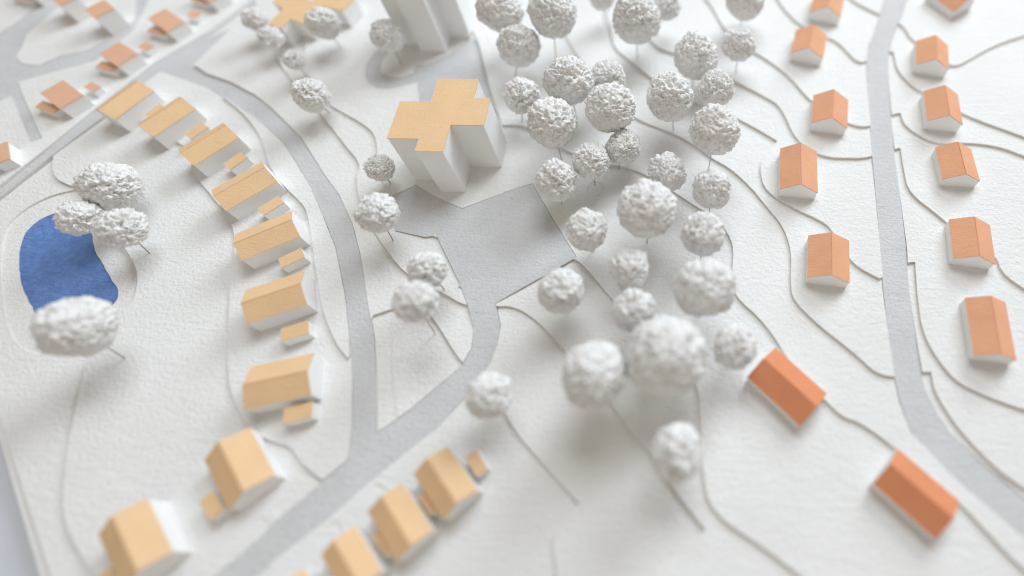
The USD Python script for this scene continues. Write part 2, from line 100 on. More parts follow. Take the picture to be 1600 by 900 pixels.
# ------------------------------------------------------------------ data (mm)
D = {
'thread': [[-53.72,180.88],[-54.14,182.26],[-54.25,183.19],[-54.2,184.13],[-54.0,185.01],[-53.63,185.84],[-53.13,186.54],[-52.5,187.12],[-51.78,187.54],[-50.98,187.8],[-50.15,187.87],[-49.29,187.76],[-48.47,187.47],[-47.69,187.01],[-47.0,186.41],[-46.4,185.67],[-45.95,184.84],[-45.63,183.93],[-45.48,183.0],[-45.49,182.06],[-45.65,181.17],[-45.97,180.33],[-46.43,179.6],[-47.02,178.98],[-47.7,178.52],[-48.86,178.06],[-47.52,178.07]],
't': 1.6,
'layers': {"-1":[[-416.36,127.35],[-404.13,152.87],[-397.97,166.23],[-393.79,175.91],[-389.52,186.78],[-382.97,204.84],[-379.35,197.82],[-377.31,194.21],[-375.63,191.67],[-373.91,189.43],[-372.16,187.48],[-370.3,185.77],[-368.33,184.31],[-366.25,183.09],[-364.07,182.12],[-362.0,181.29],[-360.04,180.6],[-358.19,180.05],[-356.45,179.65],[-353.87,178.32],[-350.44,176.08],[-346.16,172.92],[-341.04,168.85],[-336.0,164.77],[-331.04,160.69],[-326.16,156.61],[-321.36,152.53],[-317.15,149.03],[-313.52,146.11],[-310.48,143.78],[-308.02,142.02],[-305.46,140.06],[-302.81,137.9],[-300.05,135.53],[-297.19,132.95],[-294.66,130.43],[-292.44,127.98],[-290.54,125.58],[-288.96,123.25],[-287.61,120.92],[-286.46,118.61],[-285.54,116.31],[-284.83,114.03],[-284.36,111.76],[-284.11,109.5],[-284.08,107.25],[-284.29,105.01],[-284.44,102.47],[-284.54,99.64],[-284.58,96.51],[-284.56,93.09],[-284.87,89.85],[-285.5,86.81],[-286.45,83.97],[-287.72,81.31],[-288.49,78.77],[-288.76,76.35],[-288.54,74.04],[-287.82,71.85],[-286.94,69.27],[-285.91,66.31],[-284.72,62.96],[-283.38,59.23],[-281.97,55.38],[-280.5,51.41],[-278.97,47.33],[-277.37,43.12],[-275.56,38.68],[-273.53,33.99],[-271.3,29.06],[-268.85,23.88],[-266.41,19.25],[-263.98,15.17],[-261.57,11.63],[-259.17,8.64],[-256.74,5.9],[-254.29,3.41],[-251.8,1.17],[-249.3,-0.82],[-246.27,-3.18],[-242.71,-5.92],[-238.62,-9.05],[-234.01,-12.55],[-230.18,-15.57],[-227.12,-18.1],[-224.47,-20.53],[-221.09,-24.03],[-221.09,-90.0],[400.0,-90.0],[400.0,480.0],[-720.0,480.0],[-720.0,127.35]],"0":[[-413.86,126.58],[-401.7,151.96],[-395.61,165.29],[-391.54,175.04],[-388.13,184.02],[-385.38,192.25],[-382.8,199.88],[-380.38,206.91],[-378.14,213.36],[-376.06,219.22],[-374.17,224.26],[-372.45,228.5],[-370.57,232.58],[-367.52,238.46],[-357.89,236.35],[-351.64,234.35],[-345.56,231.77],[-338.56,228.38],[-330.67,224.16],[-323.29,220.16],[-316.42,216.39],[-310.07,212.83],[-304.23,209.5],[-299.74,206.51],[-296.6,203.88],[-294.81,201.59],[-294.37,199.66],[-293.96,197.88],[-293.57,196.25],[-293.2,194.79],[-292.86,193.49],[-291.16,191.32],[-288.1,188.29],[-283.68,184.39],[-277.89,179.64],[-272.18,174.77],[-266.53,169.78],[-260.96,164.68],[-255.46,159.47],[-250.86,154.08],[-247.16,148.5],[-244.35,142.75],[-242.45,136.82],[-240.45,130.84],[-238.36,124.83],[-236.18,118.79],[-233.91,112.7],[-231.34,106.1],[-228.47,98.97],[-225.29,91.32],[-221.82,83.15],[-218.62,76.19],[-215.69,70.44],[-213.03,65.89],[-210.64,62.54],[-208.18,59.33],[-205.63,56.26],[-203.01,53.31],[-200.31,50.5],[-197.36,48.06],[-194.18,46.01],[-190.74,44.33],[-187.07,43.03],[-183.82,41.98],[-181.02,41.18],[-178.65,40.64],[-176.72,40.34],[-174.71,39.58],[-172.62,38.35],[-170.44,36.65],[-168.18,34.49],[-165.85,32.55],[-163.43,30.85],[-160.29,29.06],[-154.49,26.26],[-158.83,15.01],[-161.16,8.19],[-162.93,2.06],[-165.01,-6.44],[-168.61,-22.77],[-168.61,-90.0],[400.0,-90.0],[400.0,480.0],[-720.0,480.0],[-720.0,126.58]],"1":[[-315.02,376.93],[-315.25,357.74],[-315.72,347.53],[-316.51,339.9],[-317.65,332.72],[-319.14,325.99],[-320.83,318.48],[-322.72,310.17],[-325.38,298.6],[-330.54,276.35],[-313.11,261.8],[-304.28,254.61],[-298.23,249.92],[-293.02,246.13],[-288.66,243.23],[-284.65,240.38],[-280.98,237.57],[-277.66,234.81],[-274.68,232.09],[-271.78,229.36],[-268.97,226.62],[-266.24,223.86],[-263.6,221.1],[-261.13,218.25],[-258.83,215.33],[-256.71,212.34],[-254.77,209.27],[-252.97,206.44],[-251.32,203.83],[-249.82,201.46],[-248.47,199.32],[-246.94,197.14],[-245.23,194.93],[-243.35,192.67],[-241.29,190.38],[-239.12,188.14],[-236.84,185.94],[-234.44,183.79],[-231.93,181.69],[-229.25,179.51],[-226.37,177.23],[-223.32,174.86],[-220.08,172.4],[-217.25,169.95],[-214.82,167.51],[-212.79,165.07],[-211.17,162.64],[-209.27,159.39],[-207.1,155.31],[-204.65,150.41],[-201.93,144.67],[-199.36,139.32],[-196.94,134.34],[-194.66,129.74],[-192.54,125.52],[-190.72,121.9],[-189.21,118.89],[-188.0,116.49],[-187.1,114.69],[-186.06,112.69],[-184.86,110.48],[-183.5,108.08],[-182.0,105.47],[-180.21,102.65],[-178.13,99.61],[-175.76,96.35],[-173.1,92.88],[-170.6,89.82],[-168.26,87.17],[-165.57,84.5],[-161.0,80.42],[-155.58,103.28],[-151.18,105.18],[-148.49,106.34],[-146.04,107.38],[-142.61,108.83],[-135.98,111.62],[-129.74,106.83],[-125.7,103.18],[-121.8,99.07],[-117.32,93.97],[-112.27,87.88],[-107.3,82.48],[-102.38,77.76],[-97.54,73.73],[-92.76,70.38],[-88.53,66.92],[-84.85,63.35],[-81.72,59.66],[-79.14,55.86],[-76.14,52.01],[-72.71,48.11],[-68.85,44.17],[-64.57,40.17],[-60.28,36.25],[-55.96,32.41],[-50.54,27.73],[-40.76,19.46],[-45.46,14.14],[-47.66,11.6],[-48.92,10.06],[-49.77,8.93],[-50.21,8.21],[-50.28,6.78],[-49.99,4.63],[-49.32,1.77],[-48.29,-1.79],[-47.31,-5.27],[-46.39,-8.65],[-45.31,-12.74],[-43.46,-19.93],[-43.46,-90.0],[400.0,-90.0],[400.0,480.0],[-315.02,480.0]],"2":[[-329.82,373.93],[-318.17,349.34],[-311.75,336.77],[-306.67,328.01],[-301.65,320.34],[-296.67,313.75],[-291.71,307.09],[-286.75,300.35],[-281.8,293.53],[-276.86,286.62],[-271.82,280.03],[-266.68,273.74],[-261.43,267.76],[-256.09,262.09],[-250.95,256.84],[-246.01,252.0],[-241.27,247.58],[-236.73,243.59],[-231.94,239.1],[-226.9,234.13],[-221.6,228.67],[-216.05,222.72],[-210.83,217.22],[-205.93,212.18],[-201.35,207.57],[-197.09,203.42],[-193.94,199.78],[-191.9,196.64],[-190.96,194.0],[-191.12,191.87],[-190.81,189.24],[-190.04,186.11],[-188.8,182.47],[-187.09,178.34],[-184.81,173.86],[-181.96,169.03],[-178.55,163.87],[-174.57,158.36],[-170.04,152.63],[-164.96,146.69],[-159.33,140.53],[-153.15,134.15],[-147.35,128.91],[-141.93,124.82],[-136.89,121.87],[-132.23,120.07],[-127.67,118.14],[-123.21,116.09],[-118.85,113.91],[-114.6,111.61],[-110.44,109.96],[-106.38,108.95],[-102.41,108.59],[-98.54,108.88],[-95.18,109.11],[-92.35,109.28],[-90.04,109.39],[-88.24,109.44],[-86.34,109.23],[-84.34,108.76],[-82.23,108.03],[-80.01,107.04],[-77.89,105.94],[-75.86,104.74],[-73.92,103.43],[-72.08,102.02],[-69.78,100.09],[-67.02,97.64],[-63.8,94.68],[-60.13,91.21],[-55.87,87.1],[-51.02,82.36],[-45.58,76.98],[-39.56,70.96],[-34.48,65.71],[-30.35,61.22],[-27.17,57.49],[-24.94,54.53],[-22.68,51.8],[-20.41,49.32],[-18.13,47.07],[-15.82,45.05],[-13.38,42.61],[-10.81,39.73],[-8.09,36.42],[-5.24,32.68],[-2.2,28.86],[1.04,24.97],[5.38,20.0],[13.54,10.93],[4.5,1.34],[-0.11,-3.74],[-3.32,-7.49],[-6.72,-11.81],[-12.11,-19.14],[-12.11,-90.0],[400.0,-90.0],[400.0,480.0],[-329.82,480.0]],"3":[[-287.41,373.36],[-273.98,333.75],[-267.09,314.05],[-262.27,301.04],[-258.02,290.33],[-254.35,281.92],[-250.69,274.32],[-247.02,267.52],[-243.35,261.52],[-239.69,256.33],[-236.18,251.95],[-232.84,248.37],[-229.64,245.6],[-226.61,243.64],[-222.5,241.14],[-217.3,238.09],[-211.03,234.5],[-203.67,230.37],[-197.73,226.59],[-193.18,223.15],[-190.05,220.06],[-188.32,217.32],[-186.74,214.41],[-185.31,211.34],[-184.03,208.1],[-182.9,204.71],[-181.58,201.15],[-180.07,197.43],[-178.38,193.56],[-176.5,189.52],[-174.44,185.76],[-172.19,182.28],[-169.76,179.06],[-167.15,176.13],[-165.04,173.31],[-163.42,170.61],[-162.3,168.02],[-161.68,165.56],[-160.9,163.17],[-159.96,160.86],[-158.88,158.63],[-157.63,156.47],[-155.7,154.65],[-153.08,153.17],[-149.77,152.03],[-145.77,151.23],[-142.19,150.47],[-139.01,149.75],[-136.25,149.07],[-133.9,148.43],[-131.56,147.15],[-129.23,145.24],[-126.9,142.69],[-124.58,139.5],[-122.01,135.96],[-119.2,132.08],[-116.14,127.84],[-112.83,123.27],[-109.59,119.63],[-106.41,116.93],[-103.29,115.18],[-100.24,114.37],[-96.65,114.65],[-92.53,116.01],[-87.86,118.46],[-82.66,122.01],[-77.79,125.26],[-73.23,128.24],[-69.0,130.93],[-65.09,133.34],[-61.83,135.1],[-59.23,136.23],[-57.27,136.72],[-55.97,136.56],[-54.1,135.44],[-51.67,133.34],[-48.68,130.28],[-45.13,126.24],[-42.05,122.73],[-39.44,119.75],[-37.31,117.29],[-35.65,115.35],[-33.52,112.99],[-30.94,110.22],[-27.9,107.02],[-24.4,103.4],[-20.74,99.75],[-16.94,96.07],[-12.98,92.37],[-8.87,88.63],[-5.1,85.27],[-1.67,82.27],[1.41,79.63],[4.16,77.36],[6.37,75.14],[8.05,72.95],[9.2,70.81],[9.82,68.72],[10.33,66.07],[10.73,62.87],[11.01,59.13],[11.18,54.83],[11.36,50.6],[11.56,46.45],[11.77,42.37],[12.0,38.36],[12.37,34.41],[12.9,30.54],[13.57,26.73],[14.4,22.99],[16.49,19.33],[19.86,15.76],[24.5,12.28],[30.42,8.89],[35.63,5.8],[40.13,3.02],[43.94,0.55],[47.04,-1.62],[50.42,-3.89],[54.06,-6.26],[59.02,-9.38],[68.44,-15.19],[68.44,-90.0],[400.0,-90.0],[400.0,480.0],[-287.41,480.0]],"4":[[-180.95,375.53],[-164.44,343.53],[-156.49,328.18],[-151.62,318.81],[-147.97,311.87],[-145.56,307.35],[-143.58,303.57],[-142.05,300.53],[-140.95,298.23],[-140.3,296.66],[-138.98,293.3],[-137.02,288.14],[-134.39,281.19],[-131.11,272.45],[-127.77,263.94],[-124.36,255.67],[-120.0,245.69],[-112.02,228.15],[-103.84,228.44],[-99.42,227.95],[-96.03,226.78],[-92.76,224.97],[-89.62,222.5],[-86.6,220.21],[-83.69,218.09],[-80.89,216.13],[-78.21,214.35],[-75.56,212.66],[-72.93,211.08],[-70.33,209.59],[-67.75,208.21],[-64.82,206.81],[-61.55,205.4],[-57.94,203.98],[-53.97,202.54],[-50.23,201.35],[-46.72,200.38],[-43.42,199.66],[-40.35,199.16],[-37.14,198.47],[-33.77,197.58],[-30.26,196.49],[-26.6,195.2],[-22.73,193.42],[-18.65,191.13],[-14.37,188.35],[-9.88,185.08],[-5.7,182.02],[-1.84,179.17],[1.7,176.53],[4.93,174.11],[8.13,171.73],[11.3,169.4],[14.46,167.11],[17.58,164.87],[20.35,162.31],[22.76,159.42],[24.8,156.21],[26.49,152.68],[27.66,148.99],[28.32,145.14],[28.46,141.12],[28.1,136.94],[27.83,132.99],[27.64,129.29],[27.55,125.83],[27.56,122.61],[28.58,119.23],[30.61,115.71],[33.67,112.04],[37.74,108.22],[41.54,103.95],[45.07,99.23],[48.32,94.06],[51.31,88.44],[54.35,83.36],[57.46,78.81],[60.63,74.79],[63.86,71.31],[66.73,68.19],[69.26,65.42],[71.44,63.01],[73.28,60.95],[75.18,59.26],[77.16,57.94],[79.21,56.98],[81.33,56.4],[83.81,55.29],[86.64,53.66],[89.84,51.51],[93.39,48.83],[96.79,46.1],[100.06,43.32],[103.18,40.48],[106.16,37.59],[109.12,34.81],[112.07,32.13],[115.0,29.58],[117.91,27.13],[120.86,24.34],[123.85,21.22],[126.88,17.75],[129.95,13.95],[132.75,10.55],[135.27,7.54],[137.53,4.94],[139.52,2.72],[142.04,0.28],[145.09,-2.39],[149.7,-6.07],[158.94,-13.11],[158.94,-90.0],[400.0,-90.0],[400.0,480.0],[-180.95,480.0]],"5":[[-108.23,376.26],[-99.41,351.74],[-94.87,339.31],[-91.66,330.78],[-88.8,323.45],[-86.29,317.31],[-83.87,311.61],[-81.53,306.35],[-79.26,301.53],[-77.08,297.15],[-74.5,292.58],[-71.53,287.82],[-68.16,282.86],[-64.4,277.71],[-60.69,272.64],[-57.03,267.63],[-53.43,262.7],[-49.88,257.84],[-46.38,253.21],[-42.95,248.8],[-39.57,244.63],[-36.25,240.69],[-32.25,237.07],[-27.57,233.77],[-22.2,230.8],[-16.15,228.15],[-10.82,225.65],[-6.22,223.31],[-2.33,221.12],[0.82,219.08],[3.91,216.87],[6.93,214.49],[9.88,211.94],[12.77,209.22],[15.59,206.75],[18.34,204.54],[21.03,202.59],[23.65,200.89],[26.3,198.89],[28.96,196.58],[31.64,193.97],[34.35,191.05],[37.01,187.86],[39.63,184.4],[42.21,180.66],[44.74,176.66],[47.09,173.01],[49.26,169.71],[51.24,166.77],[53.03,164.18],[54.63,161.24],[56.02,157.94],[57.22,154.28],[58.23,150.27],[58.83,145.95],[59.04,141.33],[58.85,136.41],[58.27,131.18],[57.88,126.7],[57.71,122.96],[57.73,119.97],[57.96,117.73],[58.87,115.25],[60.44,112.54],[62.69,109.58],[65.61,106.38],[68.87,103.05],[72.45,99.58],[76.37,95.99],[80.62,92.25],[84.22,88.98],[87.16,86.15],[89.45,83.78],[91.08,81.87],[92.85,80.25],[94.75,78.94],[96.78,77.93],[98.95,77.22],[101.46,76.88],[104.33,76.92],[107.55,77.33],[111.12,78.12],[114.09,78.72],[116.45,79.12],[118.5,79.35],[121.09,79.42],[120.89,74.46],[121.01,71.71],[121.4,69.52],[122.03,67.34],[122.89,65.16],[123.81,62.97],[124.79,60.77],[125.82,58.55],[126.91,56.31],[128.27,53.92],[129.89,51.37],[131.78,48.67],[133.93,45.81],[136.09,43.11],[138.26,40.57],[140.44,38.19],[142.64,35.97],[145.42,33.56],[148.8,30.95],[153.9,27.4],[164.15,20.67],[400.0,20.67],[400.0,480.0],[-108.23,480.0]],"6":[[-62.21,375.85],[-58.28,347.36],[-56.32,333.86],[-55.02,325.87],[-53.94,320.22],[-53.09,316.91],[-52.22,313.42],[-51.35,309.77],[-50.47,305.95],[-49.58,301.96],[-48.18,298.22],[-46.28,294.73],[-43.87,291.49],[-40.96,288.51],[-37.74,285.19],[-34.21,281.55],[-30.38,277.57],[-26.24,273.27],[-22.12,269.13],[-18.03,265.14],[-13.96,261.3],[-9.93,257.62],[-5.88,254.45],[-1.83,251.79],[2.23,249.64],[6.3,248.0],[10.6,246.24],[15.12,244.37],[19.87,242.38],[24.84,240.28],[30.11,237.53],[35.67,234.14],[43.06,228.94],[56.89,218.42],[51.51,211.34],[48.97,207.6],[47.48,204.83],[46.43,202.25],[45.84,199.86],[45.53,197.14],[45.5,194.07],[45.76,190.67],[46.3,186.93],[47.67,183.42],[49.87,180.14],[52.91,177.09],[56.78,174.27],[60.63,171.66],[64.47,169.25],[68.29,167.05],[72.1,165.06],[75.25,163.24],[77.73,161.59],[79.56,160.12],[80.73,158.81],[82.01,156.75],[83.41,153.94],[84.91,150.38],[86.52,146.06],[88.1,142.41],[89.63,139.41],[91.13,137.08],[92.58,135.41],[94.25,133.83],[96.13,132.33],[98.79,130.58],[103.97,127.6],[112.86,133.13],[117.1,135.63],[119.64,136.92],[121.75,137.67],[124.28,137.96],[122.54,125.31],[121.71,118.52],[121.22,113.36],[120.86,108.44],[120.64,103.75],[120.88,99.25],[121.59,94.93],[122.76,90.8],[124.39,86.86],[125.99,83.44],[127.54,80.53],[129.04,78.15],[130.5,76.28],[132.35,74.53],[134.59,72.9],[137.21,71.38],[140.21,69.97],[143.39,68.58],[146.73,67.2],[150.24,65.83],[153.92,64.48],[158.34,62.97],[163.51,61.32],[171.07,59.04],[186.03,54.66],[400.0,54.66],[400.0,480.0],[-62.21,480.0]],"7":[[-35.63,374.61],[-32.21,338.74],[-30.1,321.93],[-28.17,312.24],[-26.02,305.67],[-23.66,302.23],[-21.21,299.29],[-18.65,296.84],[-16.01,294.88],[-13.26,293.43],[-9.87,291.7],[-5.81,289.7],[-1.11,287.42],[4.25,284.88],[9.56,282.03],[14.82,278.86],[20.04,275.39],[25.21,271.61],[30.33,267.9],[35.39,264.27],[40.41,260.71],[45.37,257.23],[49.59,254.16],[53.07,251.5],[55.81,249.24],[57.8,247.41],[59.75,244.26],[61.65,239.82],[63.5,234.07],[65.3,227.02],[67.54,221.06],[70.22,216.2],[73.33,212.42],[76.87,209.74],[80.83,207.72],[85.19,206.34],[89.96,205.62],[95.14,205.56],[99.56,205.62],[103.22,205.8],[106.12,206.11],[108.26,206.54],[110.84,207.26],[113.85,208.26],[117.29,209.56],[121.16,211.15],[124.24,212.37],[126.53,213.24],[128.19,213.78],[129.76,214.11],[129.11,203.64],[128.82,198.14],[128.68,194.12],[128.61,190.41],[128.62,187.02],[129.45,183.56],[131.1,180.03],[133.57,176.43],[136.86,172.75],[139.59,169.67],[141.75,167.17],[143.35,165.26],[144.38,163.94],[145.86,162.28],[147.81,160.29],[150.2,157.97],[153.06,155.32],[155.83,152.74],[158.53,150.22],[161.16,147.78],[163.7,145.41],[165.62,143.04],[166.91,140.67],[167.57,138.3],[167.59,135.93],[168.16,133.55],[169.28,131.17],[170.94,128.77],[173.14,126.36],[176.49,123.56],[180.98,120.36],[188.31,115.76],[203.55,106.77],[400.0,106.77],[400.0,480.0],[-35.63,480.0]],"8":[[4.95,373.97],[8.99,359.48],[11.12,352.47],[12.7,348.12],[14.18,344.82],[15.54,342.56],[17.11,339.31],[18.88,335.08],[20.85,329.86],[23.01,323.65],[25.11,318.32],[27.15,313.88],[29.12,310.31],[31.02,307.63],[33.15,304.94],[35.51,302.23],[38.09,299.52],[40.9,296.8],[43.6,294.28],[46.17,291.96],[48.64,289.86],[50.98,287.95],[53.59,285.56],[56.47,282.67],[59.6,279.28],[62.99,275.41],[66.26,271.13],[69.39,266.43],[72.39,261.33],[75.26,255.83],[78.7,250.62],[82.7,245.7],[87.27,241.09],[92.41,236.78],[97.09,233.41],[101.33,230.99],[105.11,229.51],[108.45,228.99],[111.9,229.31],[115.47,230.48],[119.16,232.5],[122.97,235.36],[126.16,237.59],[128.73,239.18],[131.03,240.21],[134.05,240.91],[134.36,235.33],[135.04,232.26],[136.19,229.86],[137.85,227.48],[140.01,225.14],[142.18,223.1],[144.34,221.35],[146.5,219.89],[148.65,218.72],[151.37,217.94],[154.65,217.56],[158.49,217.56],[162.88,217.96],[167.34,218.11],[171.86,218.02],[176.44,217.68],[181.07,217.1],[185.37,216.23],[189.35,215.09],[192.99,213.66],[196.3,211.95],[200.79,209.66],[206.45,206.77],[215.28,202.28],[233.28,193.15],[400.0,193.15],[400.0,480.0],[4.95,480.0]],"9":[[57.07,373.82],[61.3,357.38],[63.67,349.0],[65.58,343.22],[67.51,338.19],[69.46,333.92],[71.39,330.07],[73.31,326.63],[75.21,323.61],[77.09,321.01],[79.43,318.44],[82.22,315.9],[85.46,313.4],[89.15,310.94],[92.42,308.8],[95.28,306.97],[97.72,305.45],[99.74,304.25],[101.79,302.29],[103.85,299.57],[105.94,296.08],[108.05,291.83],[109.93,288.5],[111.57,286.09],[113.28,284.47],[115.95,283.22],[138.08,294.42],[138.26,292.69],[138.3,290.99],[138.27,288.72],[138.18,285.71],[138.04,281.95],[138.43,278.18],[139.34,274.39],[140.78,270.6],[142.75,266.79],[144.6,263.66],[146.34,261.23],[147.96,259.48],[149.48,258.42],[151.82,256.55],[155.0,253.87],[159.01,250.39],[163.85,246.1],[169.56,241.83],[176.14,237.58],[183.59,233.36],[191.91,229.16],[200.17,224.95],[208.38,220.74],[218.57,215.47],[236.81,205.96],[400.0,205.96],[400.0,480.0],[57.07,480.0]],"10":[[101.7,373.35],[110.13,357.15],[114.88,349.12],[118.76,343.86],[122.72,339.57],[126.74,336.25],[130.77,333.05],[134.81,329.95],[138.86,326.98],[142.92,324.11],[146.08,321.27],[148.34,318.46],[149.71,315.68],[150.18,312.92],[150.73,310.46],[151.35,308.3],[152.05,306.44],[152.83,304.88],[154.02,302.76],[155.62,300.1],[157.63,296.88],[160.06,293.1],[162.43,289.85],[164.77,287.1],[167.05,284.88],[169.29,283.16],[171.37,281.89],[173.28,281.06],[175.02,280.68],[176.6,280.74],[179.41,281.99],[183.45,284.43],[188.72,288.06],[195.23,292.88],[201.66,297.23],[208.03,301.11],[214.33,304.52],[220.57,307.46],[228.38,310.83],[237.77,314.61],[251.87,319.98],[280.09,330.39],[400.0,330.39],[400.0,480.0],[101.7,480.0]],"-2":[[-744.82,480.0],[-176.2,-90.0],[400.0,-90.0],[400.0,480.0]]},
'base': [[-742.46,480.0],[-183.65,-90.0],[400.0,-90.0],[400.0,480.0]],
'ring': [[-354.91,178.31],[-358.87,177.16],[-361.04,176.43],[-362.73,175.75],[-364.4,174.99],[-366.03,174.14],[-367.68,173.07],[-369.35,171.79],[-371.04,170.28],[-372.74,168.55],[-374.3,166.62],[-375.71,164.49],[-376.98,162.16],[-378.1,159.63],[-378.79,157.08],[-379.04,154.51],[-378.86,151.92],[-378.24,149.32],[-377.08,146.14],[-375.38,142.39],[-373.14,138.06],[-370.36,133.16],[-367.29,128.12],[-363.95,122.94],[-360.31,117.62],[-356.4,112.17],[-352.57,107.13],[-348.84,102.5],[-345.21,98.29],[-341.67,94.48],[-338.25,91.13],[-334.96,88.23],[-331.8,85.79],[-328.76,83.79],[-325.66,82.18],[-322.49,80.94],[-319.24,80.08],[-315.93,79.6],[-312.54,79.37],[-309.05,79.38],[-304.57,79.77],[-296.33,80.91],[-293.5,86.99],[-292.15,90.35],[-291.34,93.0],[-290.76,95.64],[-290.41,98.25],[-290.16,100.77],[-290.02,103.19],[-289.97,105.53],[-290.03,107.77],[-290.04,110.03],[-290.01,112.32],[-289.94,114.62],[-289.83,116.94],[-290.15,119.27],[-290.89,121.6],[-292.05,123.95],[-293.65,126.3],[-295.58,128.7],[-297.86,131.17],[-300.48,133.7],[-303.45,136.29],[-306.61,138.93],[-309.97,141.6],[-313.53,144.33],[-317.28,147.09],[-321.25,150.21],[-325.44,153.68],[-329.86,157.5],[-334.49,161.67],[-338.81,165.44],[-342.81,168.82],[-347.34,172.47]],
'pond': [[-360.42,161.33],[-363.64,158.96],[-365.26,156.86],[-366.37,154.26],[-367.03,151.7],[-367.24,149.17],[-366.94,146.57],[-366.15,143.91],[-364.75,140.59],[-362.75,136.61],[-360.39,132.5],[-357.69,128.25],[-355.01,124.45],[-352.35,121.08],[-349.67,117.94],[-346.97,115.03],[-343.71,111.89],[-339.91,108.52],[-336.61,105.53],[-333.82,102.92],[-330.0,100.11],[-325.17,97.09],[-320.23,94.78],[-315.19,93.2],[-310.56,92.98],[-306.33,94.13],[-302.88,95.97],[-300.21,98.48],[-298.38,101.08],[-297.4,103.78],[-296.53,105.95],[-295.76,107.59],[-295.48,109.51],[-295.66,111.7],[-296.42,113.7],[-297.76,115.51],[-299.7,117.51],[-302.27,119.7],[-305.15,122.27],[-308.35,125.24],[-311.67,128.24],[-315.1,131.27],[-318.03,133.84],[-320.46,135.96],[-322.7,138.2],[-324.75,140.57],[-326.94,143.47],[-329.25,146.9],[-331.71,150.27],[-334.32,153.56],[-338.4,156.85],[-343.95,160.12],[-348.79,162.14],[-352.9,162.88],[-356.33,162.77]],
